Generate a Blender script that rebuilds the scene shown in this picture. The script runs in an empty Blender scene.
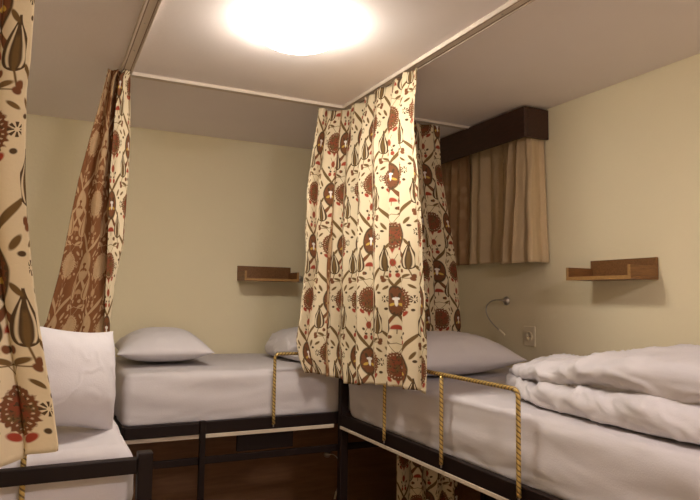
import bpy, bmesh, math, random
from mathutils import Vector, Matrix, noise
from bisect import bisect_right
C = bpy.context.scene.collection
S = bpy.context.scene
PI = math.pi
EYE = 1.80                     # camera height; most heights below were taken relative to it
XL, XP, YP, XW, YW, ZC = .319, 1.353, 2.923, 2.319, 3.88, 2.80

# ------------------------------------------------------------------ node helpers
class V:
    """tiny expression builder: operators make Math nodes"""
    nt = None
    def __init__(s, sock): s.s = sock
def _m(op, *a, clamp=False):
    n = V.nt.nodes.new('ShaderNodeMath'); n.operation = op; n.use_clamp = clamp
    for i, x in enumerate(a):
        if isinstance(x, V): V.nt.links.new(x.s, n.inputs[i])
        else: n.inputs[i].default_value = float(x)
    return V(n.outputs[0])
V.__add__ = lambda a, b: _m('ADD', a, b)
V.__radd__ = lambda a, b: _m('ADD', b, a)
V.__sub__ = lambda a, b: _m('SUBTRACT', a, b)
V.__rsub__ = lambda a, b: _m('SUBTRACT', b, a)
V.__mul__ = lambda a, b: _m('MULTIPLY', a, b)
V.__rmul__ = lambda a, b: _m('MULTIPLY', b, a)
V.__truediv__ = lambda a, b: _m('DIVIDE', a, b)
V.__rtruediv__ = lambda a, b: _m('DIVIDE', b, a)
def vabs(a): return _m('ABSOLUTE', a)
def vmin(a, b): return _m('MINIMUM', a, b)
def vmax(a, b): return _m('MAXIMUM', a, b)
def vsqrt(a): return _m('SQRT', a)
def vmod(a, b): return _m('FLOORED_MODULO', a, b)
def vclamp(a): return _m('ADD', a, 0.0, clamp=True)
def mask(d, w): return _m('MULTIPLY_ADD', d, -1.0 / w, .5, clamp=True)      # 1 inside (d<0)

def new_mat(name):
    m = bpy.data.materials.new(name); m.use_nodes = True
    nt = m.node_tree
    b = nt.nodes['Principled BSDF']
    b.inputs['Roughness'].default_value = .8
    return m, nt, b
def simple(name, col, rough=.7, metal=0, bump=0, bscale=40, var=0, vscale=6, coords='Object', spec=None):
    m, nt, b = new_mat(name)
    b.inputs['Base Color'].default_value = (*col, 1)
    b.inputs['Roughness'].default_value = rough; b.inputs['Metallic'].default_value = metal
    if spec is not None: b.inputs['Specular IOR Level'].default_value = spec
    tc = nt.nodes.new('ShaderNodeTexCoord')
    if var:
        n = nt.nodes.new('ShaderNodeTexNoise'); n.inputs['Scale'].default_value = vscale; n.inputs['Detail'].default_value = 4
        nt.links.new(tc.outputs[coords], n.inputs['Vector'])
        mx = nt.nodes.new('ShaderNodeMix'); mx.data_type = 'RGBA'
        nt.links.new(n.outputs['Fac'], mx.inputs['Factor'])
        mx.inputs['A'].default_value = (*[c * (1 - var) for c in col], 1)
        mx.inputs['B'].default_value = (*[min(1, c * (1 + var)) for c in col], 1)
        nt.links.new(mx.outputs['Result'], b.inputs['Base Color'])
    if bump:
        n = nt.nodes.new('ShaderNodeTexNoise'); n.inputs['Scale'].default_value = bscale; n.inputs['Detail'].default_value = 5
        nt.links.new(tc.outputs[coords], n.inputs['Vector'])
        bp = nt.nodes.new('ShaderNodeBump'); bp.inputs['Strength'].default_value = bump; bp.inputs['Distance'].default_value = .01
        nt.links.new(n.outputs['Fac'], bp.inputs['Height']); nt.links.new(bp.outputs['Normal'], b.inputs['Normal'])
    return m

def wood(name, dark, light, axis='X', scale=14, rough=.45):
    m, nt, b = new_mat(name)
    tc = nt.nodes.new('ShaderNodeTexCoord'); mp = nt.nodes.new('ShaderNodeMapping')
    st = {'X': (1, 9, 9), 'Y': (9, 1, 9), 'Z': (9, 9, 1)}[axis]
    mp.inputs['Scale'].default_value = st
    nt.links.new(tc.outputs['Object'], mp.inputs['Vector'])
    n = nt.nodes.new('ShaderNodeTexNoise'); n.inputs['Scale'].default_value = scale; n.inputs['Detail'].default_value = 6
    n.inputs['Distortion'].default_value = .6
    nt.links.new(mp.outputs['Vector'], n.inputs['Vector'])
    r = nt.nodes.new('ShaderNodeValToRGB')
    r.color_ramp.elements[0].position = .3; r.color_ramp.elements[0].color = (*dark, 1)
    r.color_ramp.elements[1].position = .7; r.color_ramp.elements[1].color = (*light, 1)
    nt.links.new(n.outputs['Fac'], r.inputs['Fac']); nt.links.new(r.outputs['Color'], b.inputs['Base Color'])
    b.inputs['Roughness'].default_value = rough
    return m

def embroidered(name, ground, olive, rust, red, yellow, white, dark):
    """suzani style printed cloth: ogee lattice of medallions, striped tulips, carnations, daisies"""
    m, nt, b = new_mat(name)
    V.nt = nt
    uvn = nt.nodes.new('ShaderNodeUVMap'); uvn.uv_map = 'cloth'
    wob = nt.nodes.new('ShaderNodeTexNoise'); wob.inputs['Scale'].default_value = 9; wob.inputs['Detail'].default_value = 2
    nt.links.new(uvn.outputs[0], wob.inputs['Vector'])
    sep = nt.nodes.new('ShaderNodeSeparateXYZ'); nt.links.new(uvn.outputs[0], sep.inputs[0])
    sw = nt.nodes.new('ShaderNodeSeparateColor'); nt.links.new(wob.outputs['Color'], sw.inputs[0])
    u = V(sep.outputs[0]) + (V(sw.outputs[0]) - .5) * .012
    v = V(sep.outputs[1]) + (V(sw.outputs[1]) - .5) * .012
    CW, H = .135, .53
    k = _m('FLOOR', u / CW + .5)
    x = u - k * CW
    ax = vabs(x)
    vv = v + k * (H / 2)
    yF = vmod(vv + H / 2, H) - H / 2
    yR = vmod(vv, H) - H / 2
    fine = nt.nodes.new('ShaderNodeTexNoise'); fine.inputs['Scale'].default_value = 130; fine.inputs['Detail'].default_value = 1
    nt.links.new(uvn.outputs[0], fine.inputs['Vector'])
    fn = V(fine.outputs['Fac'])
    state = {'c': None}
    rust2 = tuple(r * .6 + q * .4 for r, q in zip(rust, red))
    def layer(col, mk):
        mx = nt.nodes.new('ShaderNodeMix'); mx.data_type = 'RGBA'
        nt.links.new(mk.s, mx.inputs['Factor'])
        if state['c'] is None: mx.inputs['A'].default_value = (*ground, 1)
        else: nt.links.new(state['c'], mx.inputs['A'])
        if isinstance(col, V): nt.links.new(col.s, mx.inputs['B'])
        else: mx.inputs['B'].default_value = (*col, 1)
        state['c'] = mx.outputs['Result']
    def ell(px, py, cx, cy, rx, ry, rot=0):
        a = px - cx; c = py - cy
        if rot:
            cr, sr = math.cos(rot), math.sin(rot)
            a, c = a * cr + c * sr, c * cr - a * sr
        a = a / rx; c = c / ry
        return vsqrt(a * a + c * c) - 1
    # stout stems of the ogee lattice, above and below each white-flower medallion
    ayF = vabs(yF)
    line = vabs(ax - (ayF - .055) * .87) - (.0052 + _m('SINE', (ayF - .05) * 36) * .0046)
    line = vmax(line, .05 - ayF); line = vmax(line, ayF - .136)
    layer(olive, mask(line, .003))
    # broad leaf thickening on the stem under the medallion
    layer(rust, mask(ell(ax, yF, .028, -.090, .0075, .027, .72) , .3))
    # thin branch running sideways with leaves
    br = vabs(yR - (.092 + vmod(ax * 1.0, 1.0) * -.35 + ax * ax * 4.0)) - .0013
    br = vmax(br, ax - .060)
    layer(olive, mask(br, .002))
    layer(olive, mask(ell(ax, yR, .036, .094, .017, .0058, .35), .35))
    layer(rust, mask(ell(ax, yR, .058, .082, .007, .009, .6), .35))
    # fine V sprig on top of the fruit medallion
    sp = vabs(ax - (yR - .048) * .75) - .0013
    sp = vmax(sp, .046 - yR); sp = vmax(sp, yR - .09)
    layer(olive, mask(sp, .002))
    # tulip beside each stem: dark striped bulb with drawn out tip
    ty = (yF + .145) / .112
    tc = _m('MULTIPLY', ty, 1.0, clamp=True)
    w = _m('POWER', tc, .70) * _m('POWER', 1.0 - tc, 1.9) * .108 + .0022
    tx = vabs(ax - .049 - (tc * .004))
    d = tx / w
    inside = vmin(vmin(mask(d - 1, .12), mask(0 - ty, .02)), mask(ty - 1, .02))
    layer(dark, inside)
    stripe = vmin(mask(vabs(d - .52) - .11, .12), vmin(mask(.07 - ty, .03), mask(ty - .80, .06)))
    layer(ground, vmin(inside, stripe))
    core = vmin(inside, vmin(mask(d - .20, .15), mask(ty - .62, .1)))
    layer(olive, core)
    ts = vabs(ax - .049 - (_m('MULTIPLY', (-.138 - yF) * 14, 1.0, clamp=True) * .0165)) - .0018
    ts = vmax(ts, yF + .138); ts = vmax(ts, -.178 - yF)
    layer(olive, mask(ts, .002))
    # medallion with the white flower
    df = ell(ax, yF, 0, 0, .039, .066) + vmax(yF, 0) * (ax * 0 + 1) * 2.2
    layer(dark, mask(df, .09))
    layer(rust, mask(df + .16 + (fn - .5) * .5, .1))
    layer(dark, mask(ell(ax, yF, .012, .018, .005, .012, -.3), .35))
    layer(yellow, mask(ell(ax, yF, .014, -.018, .011, .0055, -.45), .3))
    layer(white, mask(ell(ax, yF, 0, -.006, .0055, .019), .3))
    layer(white, mask(ell(ax, yF, .005, .006, .0065, .0055), .4))
    # fruit medallion with beaded rim and a red tip
    th = _m('ARCTAN2', yR, ax)
    dr = ell(ax, yR, 0, 0, .048, .055) + _m('COSINE', th * 26) * .035 + (fn - .5) * .25
    tip = vmax(ax - (yR + .075) * .42, yR + .02)
    tip = vmax(tip, -.075 - yR)
    layer(red, mask(tip, .004))
    layer(rust, mask(dr, .07))
    blotch = nt.nodes.new('ShaderNodeTexNoise'); blotch.inputs['Scale'].default_value = 42; blotch.inputs['Detail'].default_value = 3
    nt.links.new(uvn.outputs[0], blotch.inputs['Vector'])
    bn = V(blotch.outputs['Fac'])
    spk = mask(.60 - fn, .06)
    layer(rust2, vmin(mask(.53 - bn, .06), mask(dr + .25, .1)))
    layer(olive, vmin(mask(bn - .42, .05), mask(dr + .12, .1)))
    layer(dark, vmin(mask(fn - .40, .06), mask(dr + .2, .1)))
    layer(ground, vmin(mask(vabs(dr + .22) - .03, .05), mask(_m('COSINE', th * 26) + .45, .3)) * .8)
    # carnation fan and buds
    fan = vmax(ell(ax, yF, 0, -.118, .022, .018), (-.120 - yF) * 60)
    layer(red, mask(fan, .25))
    st = vmax(vabs(ax) - .0016, vabs(yF + .128) - .009)
    layer(olive, mask(st, .0015))
    layer(red, mask(ell(ax, yR, 0, -.112, 0.0121, 0.0162), .35))
    lk = vmax(vabs(ax - vabs(yR + .112) * .5) - .0011, vabs(yR + .112) - .035)
    layer(olive, mask(lk, .0015))
    layer(red, mask(ell(ax, yR, .031, -.052, 0.0135, 0.0074, .7), .35))
    layer(dark, mask(ell(ax, yF, .058, .030, 0.0065, 0.0054), .4))
    layer(dark, mask(ell(ax, yF, .020, -.150, 0.0065, 0.0068), .4))
    layer(dark, mask(ell(ax, yF, .022, .135, 0.0068, 0.0049, .8), .4))
    layer(rust, mask(ell(ax, yR, .026, .115, 0.0065, 0.0084), .4))
    layer(olive, mask(ell(ax, yF, .052, .052, 0.0057, 0.0175, -.5), .35))
    layer(olive, mask(ell(ax, yF, .044, -.035, 0.0049, 0.0149, .5), .35))
    layer(dark, mask(ell(ax, yR, .012, -.150, 0.0057, 0.0049), .4))
    layer(red, mask(ell(ax, yF, .014, .100, 0.0081, 0.0101), .35))
    layer(olive, mask(vmax(vabs(ax - .014 + (yF - .1) * .3) - .0010, vabs(yF - .084) - .014), .0015))
    layer(rust, mask(ell(ax, yF, .062, -.172, 0.0068, 0.0092), .4))
    layer(dark, mask(ell(ax, yR, .055, -.038, 0.0057, 0.0057), .4))
    layer(olive, mask(ell(ax, yR, .053, .052, 0.0049, 0.0135, .9), .35))
    # eight petalled daisies
    dx = ax - .0600; dy = yR - .004
    rr = vsqrt(dx * dx + dy * dy)
    pet = vmin(mask(vabs(rr - .0098) - .0052, .0015), mask(_m('COSINE', _m('ARCTAN2', dy, dx) * 8) * -1 - .15, .4))
    layer(dark, pet)
    # woven cloth shading only varies slightly with the thread
    nt.links.new(state['c'], b.inputs['Base Color'])
    b.inputs['Roughness'].default_value = .85
    b.inputs['Specular IOR Level'].default_value = .2
    bp = nt.nodes.new('ShaderNodeBump'); bp.inputs['Strength'].default_value = .25; bp.inputs['Distance'].default_value = .002
    nt.links.new(fine.outputs['Fac'], bp.inputs['Height']); nt.links.new(bp.outputs['Normal'], b.inputs['Normal'])
    return m

CREAM = (.70, .60, .43)
M = {}
M['print'] = embroidered('suzani_print', (.70, .585, .39), (.155, .090, .030), (.175, .066, .026), (.33, .052, .026), (.55, .36, .07), (.80, .74, .66), (.085, .050, .022))
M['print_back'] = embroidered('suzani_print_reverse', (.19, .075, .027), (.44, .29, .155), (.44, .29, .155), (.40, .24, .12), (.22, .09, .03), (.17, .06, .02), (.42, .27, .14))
M['wall'] = simple('wall_paint', (.82, .725, .50), .9, bump=.08, bscale=60, var=.02, spec=.2)
M['ceil'] = simple('ceiling_paint', (.90, .83, .80), .9, bump=.06, bscale=50, var=.02, spec=.2)
M['trim'] = simple('track_plastic', (.70, .60, .50), .6)
M['groove'] = simple('track_groove', (.30, .21, .15), .8)
M['linen'] = simple('white_cotton', (.68, .64, .65), .9, bump=.10, bscale=220, spec=.15)
M['linen2'] = simple('white_cotton_sheet', (.62, .575, .575), .9, bump=.08, bscale=200, spec=.15)
M['iron'] = simple('dark_brown_metal', (.009, .0028, .0016), .55, bump=.03, bscale=120, var=.15, spec=.25)
M['strip'] = simple('pale_edge_strip', (.60, .50, .38), .7)
M['valance'] = wood('valance_wood', (.030, .010, .004), (.055, .019, .008), 'Y', rough=.5)
M['shelf'] = wood('shelf_veneer', (.15, .062, .016), (.25, .115, .035), 'Y', rough=.5)
M['shelf_edge'] = wood('shelf_edge_veneer', (.33, .17, .05), (.42, .23, .075), 'Y', rough=.5)
M['beige'] = simple('beige_curtain', (.56, .42, .255), .9, bump=.3, bscale=260, var=.06, vscale=20, spec=.15)
M['steel'] = simple('brushed_steel', (.55, .50, .45), .35, metal=.9)
M['plate'] = simple('cream_plastic', (.80, .70, .50), .5)
M['floor'] = wood('floor_boards', (.16, .08, .04), (.24, .13, .07), 'Y', rough=.4)

def rust_cloth():
    m, nt, b = new_mat('rust_damask')
    tc = nt.nodes.new('ShaderNodeTexCoord')
    vo = nt.nodes.new('ShaderNodeTexVoronoi'); vo.inputs['Scale'].default_value = 16; vo.feature = 'SMOOTH_F1'
    nt.links.new(tc.outputs['Object'], vo.inputs['Vector'])
    r = nt.nodes.new('ShaderNodeValToRGB')
    r.color_ramp.elements[0].position = .25; r.color_ramp.elements[0].color = (.42, .27, .14, 1)
    r.color_ramp.elements[1].position = .42; r.color_ramp.elements[1].color = (.33, .19, .09, 1)
    nt.links.new(vo.outputs['Distance'], r.inputs['Fac']); nt.links.new(r.outputs['Color'], b.inputs['Base Color'])
    b.inputs['Roughness'].default_value = .9
    return m
M['rustcloth'] = rust_cloth()

def gold_twist():
    m, nt, b = new_mat('brass_with_dark_spiral')
    V.nt = nt
    uvn = nt.nodes.new('ShaderNodeUVMap'); uvn.uv_map = 'cloth'
    sep = nt.nodes.new('ShaderNodeSeparateXYZ'); nt.links.new(uvn.outputs[0], sep.inputs[0])
    a = V(sep.outputs[0]); l = V(sep.outputs[1])
    ph = vmod(l * 60 + a * 2, 1.0)
    mk = mask(vabs(ph - .5) - .17, .08)
    mx = nt.nodes.new('ShaderNodeMix'); mx.data_type = 'RGBA'
    nt.links.new(mk.s, mx.inputs['Factor'])
    mx.inputs['A'].default_value = (.62, .43, .14, 1); mx.inputs['B'].default_value = (.17, .10, .03, 1)
    nt.links.new(mx.outputs['Result'], b.inputs['Base Color'])
    nt.links.new(((1 - mk) * .55).s, b.inputs['Metallic'])
    b.inputs['Roughness'].default_value = .38
    bp = nt.nodes.new('ShaderNodeBump'); bp.inputs['Strength'].default_value = .8; bp.inputs['Distance'].default_value = .002
    nt.links.new((1 - mk).s, bp.inputs['Height']); nt.links.new(bp.outputs['Normal'], b.inputs['Normal'])
    return m
M['brass'] = gold_twist()

def emit(name, col, power):
    m, nt, b = new_mat(name)
    b.inputs['Base Color'].default_value = (.8, .78, .7, 1)
    b.inputs['Emission Color'].default_value = (*col, 1)
    b.inputs['Emission Strength'].default_value = power
    return m
M['lamp_on'] = emit('lit_opal_glass', (1.0, .925, .83), 22)
M['fill_lamp_cool'] = emit('fill_opal_glass_cool', (1.0, .91, .97), 56)

# ------------------------------------------------------------------ mesh helpers
def link(name, me, mats, parent=None, smooth=True):
    o = bpy.data.objects.new(name, me); C.objects.link(o)
    for m in (mats if isinstance(mats, (list, tuple)) else [mats]): me.materials.append(m)
    if smooth:
        for p in me.polygons: p.use_smooth = True
    if parent: o.parent = parent
    return o
def empty(name, loc=(0, 0, 0), rz=0):
    o = bpy.data.objects.new(name, None); C.objects.link(o)
    o.location = loc; o.rotation_euler = (0, 0, rz); o.empty_display_size = .1
    return o
def tag(o, label, cat, group=None):
    o['label'] = label; o['category'] = cat
    if group: o['group'] = group
    return o
def struct(o):
    o['kind'] = 'structure'; return o

def box_bm(bm, x0, x1, y0, y1, z0, z1, bev=0.0, seg=2):
    r = bmesh.ops.create_cube(bm, size=1)
    for v in r['verts']:
        v.co = Vector(((x0 + x1) / 2 + v.co.x * (x1 - x0), (y0 + y1) / 2 + v.co.y * (y1 - y0), (z0 + z1) / 2 + v.co.z * (z1 - z0)))
    if bev:
        es = list({e for v in r['verts'] for e in v.link_edges})
        bmesh.ops.bevel(bm, geom=es, offset=bev, segments=seg, affect='EDGES', profile=.5)
def boxes(name, bl, mat, parent=None, bev=0.002, seg=2):
    bm = bmesh.new()
    for b in bl: box_bm(bm, *b, bev=bev, seg=seg)
    me = bpy.data.meshes.new(name); bm.to_mesh(me); bm.free()
    return link(name, me, mat, parent, smooth=False)

def tube(name, pts, r, mat, parent=None, seg=12, r_end=None, close=True):
    pts = [Vector(p) for p in pts]
    verts = []; faces = []; uvs = []
    L = 0; n = len(pts); up = None
    lens = []
    for i, p in enumerate(pts):
        t = (pts[min(i + 1, n - 1)] - pts[max(i - 1, 0)]).normalized()
        if up is None:
            up = t.orthogonal().normalized()
        up = (up - t * up.dot(t)).normalized(); sd = t.cross(up)
        rr = r if r_end is None else r + (r_end - r) * i / (n - 1)
        if i: L += (p - pts[i - 1]).length
        lens.append(L)
        for k in range(seg):
            a = 2 * PI * k / seg
            verts.append(p + up * math.cos(a) * rr + sd * math.sin(a) * rr)
    for i in range(n - 1):
        for k in range(seg):
            k2 = (k + 1) % seg
            faces.append((i * seg + k, i * seg + k2, (i + 1) * seg + k2, (i + 1) * seg + k))
            uvs += [(k / seg, lens[i]), ((k + 1) / seg, lens[i]), ((k + 1) / seg, lens[i + 1]), (k / seg, lens[i + 1])]
    nside = len(faces)
    if close:
        faces.append(tuple(reversed(range(seg)))); uvs += [(0, 0)] * seg
        faces.append(tuple(range((n - 1) * seg, n * seg))); uvs += [(0, 0)] * seg
    me = bpy.data.meshes.new(name); me.from_pydata([tuple(v) for v in verts], [], faces)
    ul = me.uv_layers.new(name='cloth')
    for i, uv in enumerate(uvs): ul.data[i].uv = uv
    return link(name, me, mat, parent)

def lathe(name, prof, mat, parent=None, seg=40, loc=(0, 0, 0), axis='Z'):
    verts = []; faces = []
    for (r, z) in prof:
        for k in range(seg):
            a = 2 * PI * k / seg
            verts.append((r * math.cos(a), r * math.sin(a), z))
    for i in range(len(prof) - 1):
        for k in range(seg):
            k2 = (k + 1) % seg
            faces.append((i * seg + k, i * seg + k2, (i + 1) * seg + k2, (i + 1) * seg + k))
    faces.append(tuple(reversed(range(seg)))); faces.append(tuple(range((len(prof) - 1) * seg, len(prof) * seg)))
    if axis == '-X': verts = [(-z, x, y) for x, y, z in verts]
    if axis == '-Y': verts = [(x, -z, y) for x, y, z in verts]
    verts = [(x + loc[0], y + loc[1], z + loc[2]) for x, y, z in verts]
    me = bpy.data.meshes.new(name); me.from_pydata(verts, [], faces)
    bm = bmesh.new(); bm.from_mesh(me); bmesh.ops.recalc_face_normals(bm, faces=bm.faces[:]); bm.to_mesh(me); bm.free()
    return link(name, me, mat, parent)

def lerp(a, b, t): return a + (b - a) * t
def table(tab, z):
    """piecewise linear/smooth lookup in [(z, value), ...] with z falling"""
    if z >= tab[0][0]: return tab[0][1]
    if z <= tab[-1][0]: return tab[-1][1]
    for (z0, a), (z1, b) in zip(tab, tab[1:]):
        if z1 <= z <= z0:
            t = (z0 - z) / (z0 - z1)
            return lerp(a, b, t)

def poly_at(pts, s):
    """point and normal of a plan polyline at normalised arc length s, corners softened by sampling"""
    L = [0]
    for a, b in zip(pts, pts[1:]): L.append(L[-1] + math.hypot(b[0] - a[0], b[1] - a[1]))
    def P(q):
        q = min(max(q, 0), 1) * L[-1]
        i = min(bisect_right(L, q) - 1, len(pts) - 2)
        t = (q - L[i]) / max(L[i + 1] - L[i], 1e-9)
        return lerp(pts[i][0], pts[i + 1][0], t), lerp(pts[i][1], pts[i + 1][1], t)
    e = min(.03, s + 1e-4, 1 - s + 1e-4)
    pa, pb, pc = P(s - e), P(s), P(s + e)
    x = (pa[0] + pb[0] * 2 + pc[0]) / 4; y = (pa[1] + pb[1] * 2 + pc[1]) / 4
    tx, ty = pc[0] - pa[0], pc[1] - pa[1]
    l = math.hypot(tx, ty) or 1
    return x, y, ty / l, -tx / l, L[-1]

def cloth(name, path, ztop, zbot, folds, amp, width, mats, seed=0, ns=260, nt=90, flip=False, u0=0, v0=0, parent=None, hem=None, pinch=None):
    """hanging cloth: path(z) -> plan polyline; folds across it; the 'cloth' UV is in metres of cloth"""
    rnd = random.Random(seed)
    ph = [rnd.uniform(0, 6.28) for _ in range(4)]
    verts = []; uv = []
    for j in range(nt + 1):
        t = j / nt
        for i in range(ns + 1):
            s = i / ns
            zb = zbot(s) if callable(zbot) else zbot
            z = lerp(ztop, zb, t)
            x, y, nx, ny, L = poly_at(path(z), s)
            a = amp(t) if callable(amp) else amp
            w = 2 * PI * folds * (s + .035 * math.sin(5.1 * s + ph[0]) + .012 * math.sin(3 * t + 9 * s + ph[1]))
            d = math.sin(w) + .18 * math.sin(2 * w + ph[2] + 1.5 * t) + .45 * math.sin(w * .43 + ph[3] + 1.0 * t)
            fade = min(1, min(s, 1 - s) * 14 + .06)
            d *= a * fade
            d += .006 * noise.noise(Vector((s * 9, t * 5, seed)))
            if pinch:                                         # gathered heading
                d += pinch * math.sin(w * 2.6) * max(0, 1 - t * 14)
            sx = .010 * math.sin(2 * w) * a / .03
            verts.append((x + nx * d + ny * -sx, y + ny * d + nx * sx, z + EYE))
            uv.append((u0 + s * width, v0 + z))
    faces = []
    R = ns + 1
    for j in range(nt):
        for i in range(ns):
            a = j * R + i
            f = (a, a + 1, a + R + 1, a + R)
            faces.append(tuple(reversed(f)) if flip else f)
    me = bpy.data.meshes.new(name); me.from_pydata(verts, [], faces)
    ul = me.uv_layers.new(name='cloth')
    for lp in me.loops: ul.data[lp.index].uv = uv[lp.vertex_index]
    o = link(name, me, mats, parent)
    sm = o.modifiers.new('thickness', 'SOLIDIFY'); sm.thickness = .0022; sm.offset = 0
    if isinstance(mats, (list, tuple)) and len(mats) > 1: sm.material_offset = 1; sm.material_offset_rim = 0
    return o

# ------------------------------------------------------------------ room shell
X0, Y0 = -.66, -1.55
struct(boxes('floor', [(X0 - .1, XW + .1, Y0 - .1, YW + .1, -.1, 0)], M['floor'], bev=0))
struct(boxes('ceiling', [(X0 - .1, XW + .1, Y0 - .1, YW + .1, ZC, ZC + .1)], M['ceil'], bev=0))
struct(boxes('wall_back', [(X0 - .1, XW + .1, YW, YW + .1, 0, ZC)], M['wall'], bev=0))
struct(boxes('wall_right', [(XW, XW + .1, Y0 - .1, YW, 0, ZC)], M['wall'], bev=0))
struct(boxes('wall_left', [(X0 - .1, X0, Y0 - .1, YW, 0, ZC)], M['wall'], bev=0))
struct(boxes('wall_rear', [(X0, XW, Y0 - .1, Y0, 0, ZC)], M['wall'], bev=0))

M['panel'] = wood('under_bunk_shade', (.17, .075, .028), (.23, .11, .045), 'X', scale=5, rough=.5)  # added panelling: its dark brown stands in for shade below the bunks
struct(boxes('shade_panel_1', [(XL + .06, XW - .001, YW - .008, YW - .0005, 0, 1.12)], M['panel'], bev=0))
struct(boxes('shade_panel_2', [(XW - .008, XW - .0005, -.6, YW - .009, 0, 1.12)], M['panel'], bev=0))
# curtain tracks screwed to the ceiling: pale body, two dark grooves, small glides
def track(label, x0, x1, y0, y1, along, group='ceiling curtain tracks'):
    e = empty('curtain_track', ((x0 + x1) / 2, (y0 + y1) / 2, ZC - .015))
    def loc(b): return (b[0] - e.location.x, b[1] - e.location.x, b[2] - e.location.y, b[3] - e.location.y, b[4] - e.location.z, b[5] - e.location.z)
    zb = ZC - .014
    boxes('track_body', [loc((x0, x1, y0, y1, zb, ZC - .0005))], M['trim'], e, bev=.0015)
    if along == 'Y':
        boxes('lip', [loc((x0, x0 + .006, y0, y1, zb - .004, zb)), loc((x1 - .006, x1, y0, y1, zb - .004, zb))], M['trim'], e, bev=.001)
        for gx in (x0 + .009, x1 - .013):
            boxes('groove', [loc((gx, gx + .004, y0, y1, zb - .0006, zb + .0002))], M['groove'], e, bev=0)
        for gy in (y0 + (y1 - y0) * .86, y0 + (y1 - y0) * .93, y0 + (y1 - y0) * .70):
            boxes('screw', [loc(((x0 + x1) / 2 - .004, (x0 + x1) / 2 + .004, gy - .004, gy + .004, zb - .002, zb))], M['steel'], e, bev=.0015)
    else:
        boxes('lip', [loc((x0, x1, y0, y0 + .005, zb - .003, zb))], M['trim'], e, bev=.001)
        boxes('groove', [loc((x0, x1, y0 + .012, y0 + .016, zb - .0006, zb + .0002))], M['groove'], e, bev=0)
    tag(e, label, 'curtain track', None)
    return e
track('pale ceiling curtain track along the left bunk, ending at the left rear curtain', .266, .316, -1.2, 2.90, 'Y')
track('pale ceiling curtain track along the right bunk, above the big floral curtain', 1.356, 1.406, -1.2, 2.90, 'Y')
track('pale ceiling curtain track running across in front of the rear bunk', .266, XW - .002, 2.903, 2.945, 'X')
track('pale ceiling curtain track across the left bunk that carries the nearest curtain', X0 + .004, .262, 1.32, 1.36, 'X')

# ------------------------------------------------------------------ ceiling lamps
def lamp(x, y, mat, label, r=.168):
    e = empty('ceiling_lamp', (x, y, ZC))
    lathe('lamp_base', [(r * .96, -.0005), (r * .98, -.012), (r * .93, -.016)], M['trim'], e)
    prof = [(r * math.cos(a), -.016 - .074 * math.sin(a)) for a in [PI / 2 * i / 10 for i in range(10)]] + [(.004, -.090)]
    lathe('lamp_shade', prof, mat, e)
    return tag(e, label, 'lamp')
lamp(.80, 2.10, M['lamp_on'], 'round opal ceiling lamp glowing white between the bunks')
lamp(.86, -.75, M['fill_lamp_cool'], 'unseen round opal ceiling lamp added behind the camera as cool fill')  # added out of view to fill the near curtain and left bunk

# ------------------------------------------------------------------ bunks
def guard(parent, pts_top, posts, zt, zb, ext):
    """brass safety rail: bent top tube with the two end legs in one, middle legs, screws"""
    zt += EYE; zb += EYE
    (ax, ay), (bx, by) = pts_top
    A = Vector((ax, ay, zb)); B = Vector((bx, by, zb))
    d = (B - A).normalized(); rr = .022
    pts = [A + Vector((0, 0, (zt - zb - rr) * i / 8)) for i in range(9)]
    for k in range(1, 6):
        a = PI / 2 * k / 6
        pts.append(Vector((ax, ay, zt - rr)) + d * rr * (1 - math.cos(a)) + Vector((0, 0, rr * math.sin(a))))
    n = 14
    T0 = Vector((ax, ay, zt)) + d * rr; T1 = Vector((bx, by, zt)) - d * rr
    pts += [T0.lerp(T1, i / n) for i in range(n + 1)]
    for k in range(1, 6):
        a = PI / 2 * k / 6
        pts.append(Vector((bx, by, zt - rr)) - d * rr * (1 - math.sin(a)) + Vector((0, 0, rr * math.cos(a))))
    pts += [B + Vector((0, 0, (zt - zb - rr) * (1 - i / 8))) for i in range(9)]
    g = tube('guard_rail', pts, .0076, M['brass'], parent)
    g['label'] = 'twisted brass guard rail'
    for (px, py) in posts:
        tube('guard_post', [(px, py, zb + (zt - .006 - zb) * i / 6) for i in range(7)], .0075, M['brass'], g)
    for (px, py) in list(posts) + [(ax, ay), (bx, by)]:
        tube('screw', [(px, py, zb + .012), (px, py, zb - .012)], .0050, M['steel'], g, seg=8, r_end=.003)
    return g

Z = EYE
def fillet(bl, cx, cz, r, y0, y1, plane, sx, sz):
    pass

# rear bunk: along the back wall
rb = empty('bunk_bed', (XL + .02, YP, 0)); off = rb.matrix_world.copy()
def B(name, bl, mat, par, root, bev=.002):
    lx, ly = root.location.x, root.location.y
    return boxes(name, [(a - lx, b - lx, c - ly, d - ly, e, f) for a, b, c, d, e, f in bl], mat, par, bev)
ZT, ZR, ZS = Z - .567, Z - .622, Z - .640
B('side_rail', [(XL + .02, XW - .02, YP, YP + .030, ZR, ZT), (XL + .02, XW - .02, YP + .03, YP + .06, ZR, ZR + .006)], M['iron'], rb, rb)
B('side_rail', [(XL + .02, XW - .02, YW - .04, YW - .012, ZR, ZT)], M['iron'], rb, rb)
B('end_rail', [(XL + .02, XL + .048, YP + .0305, YW - .042, ZR + .008, ZT)], M['iron'], rb, rb)
B('end_rail', [(XW - .048, XW - .02, YP + .0305, YW - .042, ZR + .008, ZT)], M['iron'], rb, rb)
es = B('edge_strip', [(XL + .02, XP - .008, YP - .002, YP + .012, ZS, ZR - .0005)], M['strip'], rb, rb); es['label'] = 'pale strip under the side rail'
B('lower_bar', [(XL + .05, XW - .05, YP + .001, YP + .024, Z - .757, Z - .727)], M['iron'], rb, rb)
for px in (XL + .022, XW - .050):
    for py in (YP + .001, YW - .042):
        B('leg', [(px, px + .026, py, py + .028, 0, ZR - .001)], M['iron'], rb, rb)
B('upright', [(.672, .698, YP - .024, YP - .0005, 0, ZT + .008)], M['iron'], rb, rb)
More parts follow.
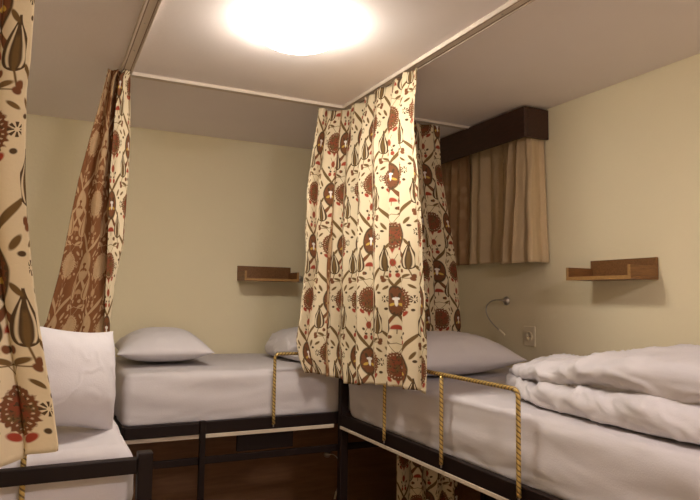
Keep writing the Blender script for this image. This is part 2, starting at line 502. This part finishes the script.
B('fascia_bar', [(XL + .03, .671, YP - .012, YP - .0005, ZR + .004, ZT - .004)], M['iron'], rb, rb)
B('slat', [(XL + .055 + .14 * i, XL + .055 + .14 * i + .07, YP + .034, YW - .044, ZR + .012, ZR + .028) for i in range(14)], M['iron'], rb, rb)
B('under_rail_board', [(.86, 1.14, YP + .03, YP + .05, Z - .722, Z - .642)], M['iron'], rb, rb)  # plain dark board between side rail and lower bar
gl = guard(rb, ((1.023 - rb.location.x, -.010), (1.46 - rb.location.x, -.010)), [], -.268, -.600, None)
tag(rb, 'dark metal bunk frame along the rear wall with brass guard beside the big curtain', 'bunk bed', 'dark metal bunk beds')

# right bunk: along the right wall, toward the camera
RY0, RY1 = .93, 2.898
r2 = empty('bunk_bed', (XP, RY0, 0))
B('side_rail', [(XP, XP + .030, RY0, RY1 - .04, ZR, ZT), (XP + .03, XP + .055, RY0, RY1 - .04, ZR, ZR + .006)], M['iron'], r2, r2)
B('side_rail', [(XW - .04, XW - .012, RY0, RY1, ZR, ZT)], M['iron'], r2, r2)
B('end_rail', [(XP + .045, XW - .042, RY1 - .026, RY1 - .001, ZR, ZT)], M['iron'], r2, r2)
B('end_rail', [(XP + .031, XW - .042, RY0 + .001, RY0 + .028, ZR + .008, ZT)], M['iron'], r2, r2)
es = B('edge_strip', [(XP - .002, XP + .012, RY0, RY1 - .030, ZS + .003, ZR - .0005)], M['strip'], r2, r2); es['label'] = 'pale strip under the side rail'
B('leg', [(XP + .001, XP + .043, RY1 - .0385, RY1 + .002, 0, ZT + .30)], M['iron'], r2, r2, .004)
B('leg', [(XW - .052, XW - .012, RY1 - .040, RY1 - .001, 0, ZR - .001)], M['iron'], r2, r2, .004)
B('leg', [(XP + .001, XP + .041, RY0 + .001, RY0 + .041, 0, ZR - .001)], M['iron'], r2, r2, .004)
B('leg', [(XW - .052, XW - .012, RY0 + .001, RY0 + .041, 0, ZR - .001)], M['iron'], r2, r2, .004)
# curved gusset where the rail meets the corner post
bm = bmesh.new()
yy, zz, rr = RY1 - .0395, ZT + .0005, .085
prof = [(yy, zz)] + [(yy - rr + rr * math.sin(a), zz + rr - rr * math.cos(a)) for a in [PI / 2 * i / 10 for i in range(11)]]
f = bm.faces.new([bm.verts.new((.004, p[0] - RY0, p[1])) for p in prof])
g = bmesh.ops.extrude_face_region(bm, geom=[f]); bmesh.ops.translate(bm, vec=(.026, 0, 0), verts=[v for v in g['geom'] if isinstance(v, bmesh.types.BMVert)])
bmesh.ops.recalc_face_normals(bm, faces=bm.faces[:])
me = bpy.data.meshes.new('gusset'); bm.to_mesh(me); bm.free(); link('gusset', me, M['iron'], r2, smooth=False)
B('slat', [(XP + .058, XW - .042, RY0 + .05 + .14 * i, RY0 + .12 + .14 * i, ZR + .012, ZR + .028) for i in range(13)], M['iron'], r2, r2)
guard(r2, ((-.010, 2.405 - RY0), (-.010, 1.557 - RY0)), [(-.010, 1.976 - RY0)], -.272, -.598, None)
tag(r2, 'dark metal bunk frame on the right with three-legged twisted brass guard rail', 'bunk bed', 'dark metal bunk beds')

# left bunk: along the left wall, a little lower
LY0 = 1.90
r3 = empty('bunk_bed', (.27, LY0, 0)); dz = -.085
B('leg', [(.268, .309, LY0, LY0 + .041, 0, Z - .444)], M['iron'], r3, r3, .003)
B('leg', [(X0 + .006, X0 + .046, LY0, LY0 + .041, 0, Z - .444)], M['iron'], r3, r3, .003)
B('leg', [(.235, .265, YW - .045, YW - .012, 0, Z - .71)], M['iron'], r3, r3, .003)
B('leg', [(X0 + .006, X0 + .046, YW - .045, YW - .012, 0, Z - .71)], M['iron'], r3, r3, .003)
B('foot_bar', [(X0 + .047, .267, LY0 + .004, LY0 + .037, Z - .501, Z - .459)], M['iron'], r3, r3, .003)
B('end_rail', [(X0 + .047, .267, LY0 + .004, LY0 + .030, Z - .735, Z - .69)], M['iron'], r3, r3, .003)
B('side_rail', [(.236, .262, LY0 + .042, YW - .012, Z - .705, Z - .655)], M['iron'], r3, r3)
B('side_rail', [(X0 + .012, X0 + .040, LY0 + .042, YW - .012, Z - .705, Z - .655)], M['iron'], r3, r3)
B('slat', [(X0 + .042, .235, LY0 + .09 + .145 * i, LY0 + .16 + .145 * i, Z - .690, Z - .672) for i in range(13)], M['iron'], r3, r3)
guard(r3, ((.292 - .27, 2.965 - LY0), (.292 - .27, 3.72 - LY0)), [(.292 - .27, 3.34 - LY0)], -.352, -.66, None)
guard(r3, ((-.022 - .27, .052), (-.50 - .27, .052)), [], -.38, -.66, None)
tag(r3, 'dark metal bunk frame at lower left with square post and foot bar', 'bunk bed', 'dark metal bunk beds')

# ------------------------------------------------------------------ mattresses
def mattress(name, x0, x1, y0, y1, z0, z1, seed, label, wr=.009, rnd=.035):
    """sheeted mattress: rounded block with soft creases"""
    nx, ny, nz = 110, 110, 22
    if y1 - y0 > x1 - x0: ny = 190
    else: nx = 190
    bm = bmesh.new()
    cx, cy, cz = (x0 + x1) / 2, (y0 + y1) / 2, (z0 + z1) / 2
    hx, hy, hz = (x1 - x0) / 2, (y1 - y0) / 2, (z1 - z0) / 2
    vs = {}
    def vert(i, j, k):
        key = (i, j, k)
        if key in vs: return vs[key]
        p = Vector(((i / nx * 2 - 1) * hx, (j / ny * 2 - 1) * hy, (k / nz * 2 - 1) * hz))
        q = Vector((max(-hx + rnd, min(hx - rnd, p.x)), max(-hy + rnd, min(hy - rnd, p.y)), max(-hz + rnd, min(hz - rnd, p.z))))
        d = p - q
        nrm = d.normalized() if d.length > 1e-6 else Vector((0, 0, 1))
        if d.length > 1e-6: p = q + nrm * rnd
        w = Vector((p.x + cx, p.y + cy, p.z + cz))
        side = abs(nrm.z) < .5
        if side:
            a = noise.noise(Vector((w.x * 3 + seed, w.y * 3, w.z * 14)))
            c = noise.noise(Vector((w.x * 9 + seed, w.y * 9, w.z * 40 + 3 * noise.noise(w * 3))))
            low = max(0, -(p.z / hz)) ** 2
            dsp = wr * (.9 * a + c * (.15 + .9 * low)) + .006 * (1 - (p.z / hz) ** 2)
        else:
            a = noise.noise(Vector((w.x * 3.2, w.y * 3.2, seed)))
            c = 1 - abs(noise.noise(Vector((w.x * 6 + 2 * a, w.y * 6, seed + 5)))) * 2
            dsp = wr * (.8 * a + .35 * c * c)
        vs[key] = bm.verts.new(w + nrm * dsp)
        return vs[key]
    def quad(a, b, c, d): bm.faces.new((vert(*a), vert(*b), vert(*c), vert(*d)))
    for i in range(nx):
        for j in range(ny):
            quad((i, j, nz), (i + 1, j, nz), (i + 1, j + 1, nz), (i, j + 1, nz)); quad((i, j, 0), (i, j + 1, 0), (i + 1, j + 1, 0), (i + 1, j, 0))
    for i in range(nx):
        for k in range(nz):
            quad((i, 0, k), (i + 1, 0, k), (i + 1, 0, k + 1), (i, 0, k + 1)); quad((i, ny, k), (i, ny, k + 1), (i + 1, ny, k + 1), (i + 1, ny, k))
    for j in range(ny):
        for k in range(nz):
            quad((0, j, k), (0, j, k + 1), (0, j + 1, k + 1), (0, j + 1, k)); quad((nx, j, k), (nx, j + 1, k), (nx, j + 1, k + 1), (nx, j, k + 1))
    for v in bm.verts: v.co -= Vector((cx, cy, z0))
    me = bpy.data.meshes.new(name); bm.to_mesh(me); bm.free()
    o = link(name, me, M['linen2']); o.location = (cx, cy, z0)
    return tag(o, label, 'mattress', None)
ZM = ZR + .032
mattress('mattress', XL + .025, XW - .015, YP + .036, YW - .026, ZM, Z - .345, 3.1, 'white sheeted mattress on the rear bunk frame along the back wall')
mattress('mattress', XP + .034, XW - .012, RY0 + .03, RY1 - .045, ZM, Z - .357, 7.7, 'white sheeted mattress on the right bunk frame under the bunched duvet')
mattress('mattress', X0 + .012, .268, LY0 + .075, YW - .015, Z - .668, Z - .440, 5.2, 'white sheeted mattress on the lower left bunk, cut off by photo edge', wr=.008, rnd=.05)

# ------------------------------------------------------------------ pillows and duvets
def pillow(w, d, th, seed, wr=.006, flat=.35, pin=1.0):
    n, m = 90, 70
    verts = []; faces = []; idx = {}
    def P(i, j, top):
        u = i / n * 2 - 1; v = j / m * 2 - 1
        x = u * w / 2 * (1 - .075 * pin * (1 - v * v) * abs(u)); y = v * d / 2 * (1 - .10 * pin * (1 - u * u) * abs(v))
        e = max(0, (1 - abs(u) ** 2.6)) ** .62 * max(0, (1 - abs(v) ** 2.6)) ** .62
        h = th * e
        # puckers running in from the seams
        ed = 1 - min(1 - abs(u), 1 - abs(v))
        k = noise.noise(Vector((x * 20 + seed, y * 20, 0)))
        k2 = 1 - abs(noise.noise(Vector((x * 5 + seed + .7 * k, y * 6, seed)))) * 2.0
        bump = wr * (k * .6 * ed + k2 * k2 * .7 - .4) * min(1, e * 3)
        z = (h * (1 - flat) + bump) if top else -(h * flat)
        return (x, y, z)
    def vid(i, j, top):
        edge = i in (0, n) or j in (0, m)
        key = (i, j, True if edge else top)
        if key not in idx: idx[key] = len(verts); verts.append(P(i, j, top))
        return idx[key]
    for i in range(n):
        for j in range(m):
            faces.append((vid(i, j, True), vid(i + 1, j, True), vid(i + 1, j + 1, True), vid(i, j + 1, True)))
            faces.append((vid(i, j, False), vid(i, j + 1, False), vid(i + 1, j + 1, False), vid(i + 1, j, False)))
    me = bpy.data.meshes.new('pillow'); me.from_pydata(verts, [], faces)
    return me
def put(name, me, loc, rot, label, cat, mat='linen', group=None, spin=0):
    if spin: me.transform(Matrix.Rotation(math.radians(spin), 4, 'Z'))
    o = link(name, me, M[mat]); o.location = loc; o.rotation_euler = rot
    return tag(o, label, cat, group)
put('pillow', pillow(.64, .46, .172, 1.3, pin=.8), (.580, 3.46, Z - .345 + .070), (0, 0, math.radians(86)), 'plump white pillow lying on the rear bunk beside the left rear curtain', 'pillow')
put('pillow', pillow(.74, .44, .205, 4.2), (1.735, 2.575, Z - .357 + .076), (0, 0, math.radians(4)), 'plump white pillow lying on the right bunk under the window curtain', 'pillow')
put('pillow', pillow(.47, .345, .19, 8.6, wr=.0035, pin=1.5), (.052, 2.175, Z - .440 + .186), (math.radians(78), math.radians(0), math.radians(40)), 'white pillow propped upright on the left bunk beside the nearest curtain', 'pillow', spin=-9)

def duvet_mesh(seed, length, stations, wr=.015):
    """folded duvet, two stacked lobes seen from the front; stations: (y, front x, total h, crease z, back x)"""
    ny, nprof = 170, 120
    def st(y):
        if y <= stations[0][0]: return stations[0][1:]
        for a, b in zip(stations, stations[1:]):
            if a[0] <= y <= b[0]:
                t = (y - a[0]) / (b[0] - a[0]); t = t * t * (3 - 2 * t) * .5 + t * .5
                return tuple(lerp(p, q, t) for p, q in zip(a[1:], b[1:]))
        return stations[-1][1:]
    verts = []; faces = []
    ya, yb = stations[0][0], stations[-1][0]
    for j in range(ny + 1):
        tj = j / ny
        y = ya + (yb - ya) * (.5 - .5 * math.cos(PI * tj)) * 1.0
        fx, h, cz, bx = st(y)
        # close both ends roundly
        e = min(y - ya, yb - y); R = .10
        cap = math.sqrt(max(0, 1 - (1 - min(1, e / R)) ** 2)) if e < R else 1
        cap = max(cap, .02)
        ring = []
        for k in range(nprof):
            q = k / nprof
            if q < .18:   t = q / .18; X = lerp(bx - .03, fx + cz * .55, t); Zz = 0
            elif q < .36:
                a = (q - .18) / .18 * PI; X = fx + cz * .55 - cz * .55 * math.sin(a); Zz = cz / 2 - cz / 2 * math.cos(a)
                if a > PI / 2: X = fx + .03 - .03 * math.sin(a) if cz * .55 < .03 else fx + lerp(cz * .55, .055, (a - PI / 2) / (PI / 2)) * (1 - math.sin(a))
            elif q < .56:
                hh = h - cz; a = (q - .36) / .20 * PI
                r0 = .055 if a < PI / 2 else max(.06, hh * 1.1)
                X = fx + .02 + r0 * (1 - math.sin(a)); Zz = cz + hh / 2 - hh / 2 * math.cos(a)
            elif q < .92:
                t = (q - .56) / .36; X = lerp(fx + .02 + max(.06, (h - cz) * 1.1), bx - .05, t); Zz = h + .018 * math.sin(PI * t)
            else:
                t = (q - .92) / .08; a = t * PI / 2; X = bx - .05 + .05 * math.sin(a); Zz = h * math.cos(a) ** .6 if t < 1 else 0
            mx, mz = (fx + bx) / 2, h * .40
            X = lerp(mx, X, cap ** .35); Zz = lerp(min(mz, h * .45), Zz, cap)
            ring.append((X, Zz))
        for k in range(nprof):
            X, Zz = ring[k]; X2, Z2 = ring[(k + 1) % nprof]; X1, Z1 = ring[k - 1]
            tx, tz = X2 - X1, Z2 - Z1; l = math.hypot(tx, tz) or 1
            nx_, nz_ = -(-tz) / l * -1, -tx / l * -1
            nx_, nz_ = (tz / l) * -1, tx / l
            P = Vector((X * 5.5 + seed, y * 7, Zz * 13))
            a = noise.noise(P); b = noise.noise(Vector((X * 13 + seed, y * 17 + 4 * a, Zz * 30)))
            rid = 1 - abs(noise.noise(Vector((X * 4 + seed + a, y * 7.5 - Zz * 12, Zz * 9 + 2)))) * 3.0
            d = wr * (1.15 * a + .45 * b + .75 * max(0, rid) ** 2 - .2) * min(1, .3 + cap)
            if Zz < .012: d = 0
            verts.append((X + nx_ * d, y + .006 * b, max(0.0, Zz + nz_ * d)))
    n = nprof
    for j in range(ny):
        for k in range(n):
            k2 = (k + 1) % n
            faces.append((j * n + k, j * n + k2, (j + 1) * n + k2, (j + 1) * n + k))
    faces.append(tuple(range(n))); faces.append(tuple(reversed(range(ny * n, (ny + 1) * n))))
    me = bpy.data.meshes.new('duvet'); me.from_pydata(verts, [], faces)
    bm = bmesh.new(); bm.from_mesh(me); bmesh.ops.recalc_face_normals(bm, faces=bm.faces[:]); bm.to_mesh(me); bm.free()
    return me
# y measured down the bunk; x from the aisle side to the wall
sts = [(.95, 1.46, .205, .10, 2.25), (1.08, 1.450, .205, .100, 2.25), (1.22, 1.435, .200, .105, 2.25), (1.40, 1.455, .185, .100, 2.24),
       (1.62, 1.475, .150, .080, 2.22), (1.80, 1.555, .125, .066, 2.18), (1.95, 1.655, .110, .055, 2.12), (2.06, 1.71, .10, .05, 2.06), (2.13, 1.78, .085, .042, 2.0)]
sts = [(a, b - 1.45, c, d, e - 1.45) for a, b, c, d, e in sts]
sts = [(a - .95, *r) for a, *r in sts]
dm = duvet_mesh(2.4, 1.6, sts)
put('duvet', dm, (1.45, .95, Z - .357 + .006), (0, 0, 0), 'crumpled white duvet folded double in a heap at near end of the right bunk', 'duvet')
# same bedding folded smaller at the foot of the rear bunk
st3 = [(0, .06, .10, .05, .62), (.12, .02, .15, .08, .66), (.35, 0, .18, .09, .70), (.7, 0, .175, .09, .70), (.95, .03, .14, .07, .68), (1.08, .10, .10, .05, .60)]
d2 = duvet_mesh(6.1, 1.1, st3)
o = put('duvet', d2, (2.27, 3.06, Z - .345 + .008), (0, 0, math.radians(90)), 'folded white duvet on the rear bunk, half hidden behind the big floral curtain', 'duvet')

# ------------------------------------------------------------------ printed curtains
PR = [M['print'], M['print_back']]
lx = [(.96, 1.225), (.745, 1.188), (.54, 1.155), (.34, 1.145), (.19, 1.148), (-.01, 1.13), (-.20, 1.11), (-.28, 1.125), (-.36, 1.16)]
ry = [(.96, 2.20), (.82, 2.205), (.70, 2.195), (.49, 2.125), (.24, 2.060), (0, 2.025), (-.15, 2.018), (-.37, 2.018)]
def main_path(z):
    f = min(1, max(0, (.97 - z) / 1.3))
    xr = lerp(1.372, 1.298, min(1, f * 1.6)); yc = lerp(2.918, 2.868, min(1, f * 1.6))
    return [(table(lx, z), yc), (xr - .01, yc), (xr, yc - .015), (xr, table(ry, z))]
def main_bot(s): return -.355 - .038 * math.sin(PI * min(1, s / .55)) + .008 * math.sin(9 * s) + (.012 * (s - .55) if s > .55 else 0)
o = cloth('curtain', main_path, .972, main_bot, 7, lambda t: .015 + .009 * min(1, t * 2), 1.62, PR, seed=3, ns=420, nt=120, u0=.05, v0=.0, pinch=.006, flip=True)
tag(o, 'big floral embroidered curtain hanging round the corner between rear and right bunks', 'curtain', None)

r2x = [(.97, 1.948), (.73, 1.960), (.50, 2.005), (.34, 2.04), (.116, 2.078), (-.135, 2.095), (-.34, 2.10)]
def c2_path(z): return [(1.50, 2.894), (table(r2x, z), 2.894)]
o = cloth('curtain', c2_path, .968, -.33, 3.6, lambda t: .016 + .004 * t, .80, PR, seed=11, ns=200, nt=80, u0=.31, v0=.10, flip=True)
tag(o, 'shaded floral curtain hanging between the big curtain and the dark valance', 'curtain')

# left rear curtain: narrow strip of face side folded over, the rest showing the brown reverse
sl = [(.985, .278), (.95, .258), (.77, .247), (.50, .238), (.24, .241), (.09, .24), (-.14, .240), (-.40, .24)]
sr = [(.985, .312), (.77, .321), (.50, .322), (.24, .320), (.09, .295), (-.14, .270), (-.40, .27)]
le = [(.985, .215), (.76, .172), (.49, .118), (.23, .082), (.08, .060), (-.11, .022), (-.22, -.03), (-.40, -.08)]
def lc_path(z):
    a, b, c = table(sl, z), table(sr, z), table(le, z)
    m = (a * .5 + c * .5)
    return [(a, 2.852), (b - .006, 2.862), (b, 2.872), (b - .02, 2.880), (a - .01, 2.884), (lerp(a, c, .35), 2.862), (lerp(a, c, .62), 2.892), (c, 2.872)]
o = cloth('curtain', lc_path, .985, -.425, 2.5, lambda t: .005 + .004 * t, .62, PR, seed=21, ns=240, nt=90, u0=.52, v0=.14, flip=True, pinch=.002)
tag(o, 'narrow gathered curtain showing its brown reverse above the left bunk', 'curtain')

fgx = [(.96, -.03), (.58, -.038), (.455, -.040), (.39, -.044), (.22, -.038), (.16, -.032), (.085, -.022), (.01, -.011), (-.048, 0), (-.124, .016), (-.20, .033), (-.285, .049)]
def fg_path(z):
    r = table(fgx, z)
    return [(-.60, 1.345), (-.30, 1.34), (r, 1.350)]
o = cloth('curtain', fg_path, .970, lambda s: -.318 + .03 * max(0, (s - .86) / .14), 5.5, lambda t: .020 + .012 * t, .98, PR, seed=31, ns=260, nt=110, u0=.195, v0=.485, flip=True)
tag(o, 'nearest floral curtain, close up at the left edge of the photo', 'curtain')

# lower bunk curtain glimpsed under the right bunk
def lw_path(z): return [(1.76, 3.02), (2.16, 3.02)]
o = cloth('curtain', lw_path, -.765, -1.70, 3.5, .018, .62, PR, seed=41, ns=120, nt=50, u0=.2, v0=.05, flip=True)
tag(o, 'dim floral curtain of the lower bunk, seen beneath the right bunk rail', 'curtain')

# ------------------------------------------------------------------ window dressing on the right wall
va = empty('valance', (XW, 2.44, Z + .80))
def VB(n, bl, bev=.003):
    l = va.location
    return boxes(n, [(a - l.x, b - l.x, c - l.y, d - l.y, e - l.z, f - l.z) for a, b, c, d, e, f in bl], M['valance'], va, bev)
VB('front_board', [(2.155, 2.175, 2.44, 3.56, Z + .835, Z + .990)])
VB('end_board', [(2.1755, XW - .002, 2.44, 2.458, Z + .835, Z + .990)])
VB('end_board', [(2.1755, XW - .002, 3.542, 3.56, Z + .835, Z + .990)])
VB('top_board', [(2.1755, XW - .002, 2.4585, 3.5415, Z + .974, Z + .990)])
tag(va, 'dark brown wooden valance box below the ceiling on the right wall', 'valance')
def wc(ya, yb, xt, xb, folds, amp, mat, seed, label, yb_bot=None, ya_bot=None, zb=.205, w=.6, ret=False):
    def path(z):
        f = min(1, max(0, (.9 - z) / .7))
        a = lerp(ya, ya_bot if ya_bot is not None else ya, f); b = lerp(yb, yb_bot if yb_bot is not None else yb, f)
        x = lerp(xt, xb, f)
        return [(x, a), (x, b)] if not ret else [(x, a), (x - .004, b + .02), (x + .03, b - .002), (2.308, b - .004)]
    o = cloth('window_curtain', path, .93, zb, folds, lambda t: amp * (.75 + .5 * t), w, M[mat], seed=seed, ns=160, nt=60, flip=True)
    return tag(o, label, 'curtain')
wc(3.04, 2.62, 2.275, 2.268, 4.5, .014, 'beige', 51, 'plain beige window curtain, middle panel under the dark valance', yb_bot=2.60, zb=.215)
wc(2.64, 2.476, 2.222, 2.212, 3.2, .011, 'beige', 52, 'plain beige window curtain panel at near end of the valance, flaring below', ya_bot=2.70, yb_bot=2.445, zb=.200, ret=True)
wc(3.50, 3.05, 2.270, 2.270, 5, .012, 'rustcloth', 53, 'rust brown patterned window curtain beside the shaded floral curtain', zb=.215)

# ------------------------------------------------------------------ wall shelves (same build on two walls)
def shelf(mat_main, mat_edge):
    """local: back at y=0 against the wall, width along x 0..35 cm, projecting to -y"""
    e = empty('wall_shelf')
    w, d = .352, .165
    boxes('shelf_board', [(0, w, -d, 0, 0, .014)], mat_main, e, bev=.001)
    boxes('front_lip', [(.0, w, -d - .003, -d - .0003, -.001, .015)], mat_edge, e, bev=.0008)
    boxes('back_panel', [(0, w, -.014, 0, .0145, .094)], mat_main, e, bev=.001)
    for xa in (0, w - .014):
        s = boxes('side_panel', [(xa, xa + .014, -d, -.0145, .0145, .058)], mat_main, e, bev=.001)
        boxes('edge_band', [(xa, xa + .014, -d - .003, -d - .0003, .0155, .058)], mat_edge, s, bev=.0008)
    return e
s1 = shelf(M['shelf'], M['shelf_edge'])
s1.location = (XW - .003, 2.163, Z + .100); s1.rotation_euler = (0, 0, -PI / 2)
tag(s1, 'small brown wooden wall shelf on the right wall above the duvet', 'shelf', 'small wooden wall shelves')
s2 = s1.copy(); C.objects.link(s2)
for ch in list(s1.children):
    c = ch.copy(); C.objects.link(c); c.parent = s2
    for g in ch.children:
        q = g.copy(); C.objects.link(q); q.parent = c
s2.location = (1.098, YW - .003, Z + .105); s2.rotation_euler = (0, 0, 0)
tag(s2, 'small brown wooden wall shelf on the rear wall left of the big curtain', 'shelf', 'small wooden wall shelves')

# ------------------------------------------------------------------ reading lamps and socket
def bez(P, n=22):
    out = []
    P = [Vector(p) for p in P]
    for i in range(n + 1):
        t = i / n; q = P[:]
        while len(q) > 1: q = [q[k].lerp(q[k + 1], t) for k in range(len(q) - 1)]
        out.append(q[0])
    return out
def reading_lamp(loc, rz, ctrl, label):
    e = empty('reading_lamp', loc, rz)     # local -y leaves the wall
    lathe('wall_plate', [(.024, 0), (.024, .006), (.017, .011), (.009, .022)], M['steel'], e, seg=28, axis='-Y')
    pts = bez(ctrl)
    tube('gooseneck', pts, .0032, M['steel'], e, seg=8)
    d = (pts[-1] - pts[-2]).normalized()
    tube('lamp_head', [pts[-1] + d * t for t in (0, .012, .045, .05)], .0065, M['plate'], e, seg=12)
    return tag(e, label, 'reading lamp')
reading_lamp((XW - .001, 2.775, Z + .003), -PI / 2, [(0, -.02, 0), (-.10, -.05, .03), (-.19, -.06, -.05), (-.08, -.05, -.12), (-.005, -.05, -.16)], 'slim gooseneck reading lamp on the right wall above the pillow')
reading_lamp((1.52, YW - .001, Z + .125), 0, [(0, -.02, 0), (-.10, -.06, .02), (-.06, -.16, -.01), (.03, -.18, -.08), (.06, -.18, -.12)], 'slim gooseneck reading lamp on the rear wall beside the shelf')
reading_lamp((1.735, YW - .009, Z - 1.015), 0, [(0, -.02, 0), (.05, -.06, .03), (.10, -.08, -.08), (.05, -.08, -.16), (.035, -.08, -.22)], 'slim gooseneck reading lamp on the rear wall in the dark lower bunk')
so = empty('wall_socket', (XW, 2.59, Z - .18))
boxes('cover_plate', [(-.008, -.001, -.042, .042, -.052, .052)], M['plate'], so, bev=.003)
lathe('socket_insert', [(.024, 0), (.024, .004), (.019, .004), (.018, .001)], M['plate'], so, loc=(-.0085, 0, 0), axis='-X', seg=28)
boxes('socket_hole', [(-.0145, -.0095, -.011, -.007, -.002, .002), (-.0145, -.0095, .007, .011, -.002, .002)], M['groove'], so, bev=0)
tag(so, 'square cream wall socket on the right wall past the pillow', 'socket')

# ------------------------------------------------------------------ camera, world, colour
cam = bpy.data.cameras.new('camera'); co = bpy.data.objects.new('camera', cam); C.objects.link(co)
yaw, pitch, roll, foc = .452, .078, .015, 632.0
yaw, pitch, roll = math.radians(25.91), math.radians(4.45), math.radians(.832)
cy, sy, cp, sp = math.cos(yaw), math.sin(yaw), math.cos(pitch), math.sin(pitch)
f = Vector((sy * cp, cy * cp, sp)); r = Vector((cy, -sy, 0)); u = r.cross(f)
R2 = r * math.cos(roll) + u * math.sin(roll); U2 = u * math.cos(roll) - r * math.sin(roll)
mw = Matrix((R2, U2, -f)).transposed().to_4x4(); mw.translation = (0, 0, EYE)
co.matrix_world = mw
cam.sensor_fit = 'HORIZONTAL'; cam.sensor_width = 36; cam.lens = foc / 700 * 36; cam.clip_start = .02
S.camera = co
w = bpy.data.worlds.new('world'); S.world = w; w.use_nodes = True
w.node_tree.nodes['Background'].inputs[0].default_value = (.02, .016, .012, 1)
w.node_tree.nodes['Background'].inputs[1].default_value = .3
S.view_settings.view_transform = 'Standard'; S.view_settings.look = 'None'
S.view_settings.exposure = 1.23; S.view_settings.gamma = 1
S.view_settings.use_curve_mapping = False
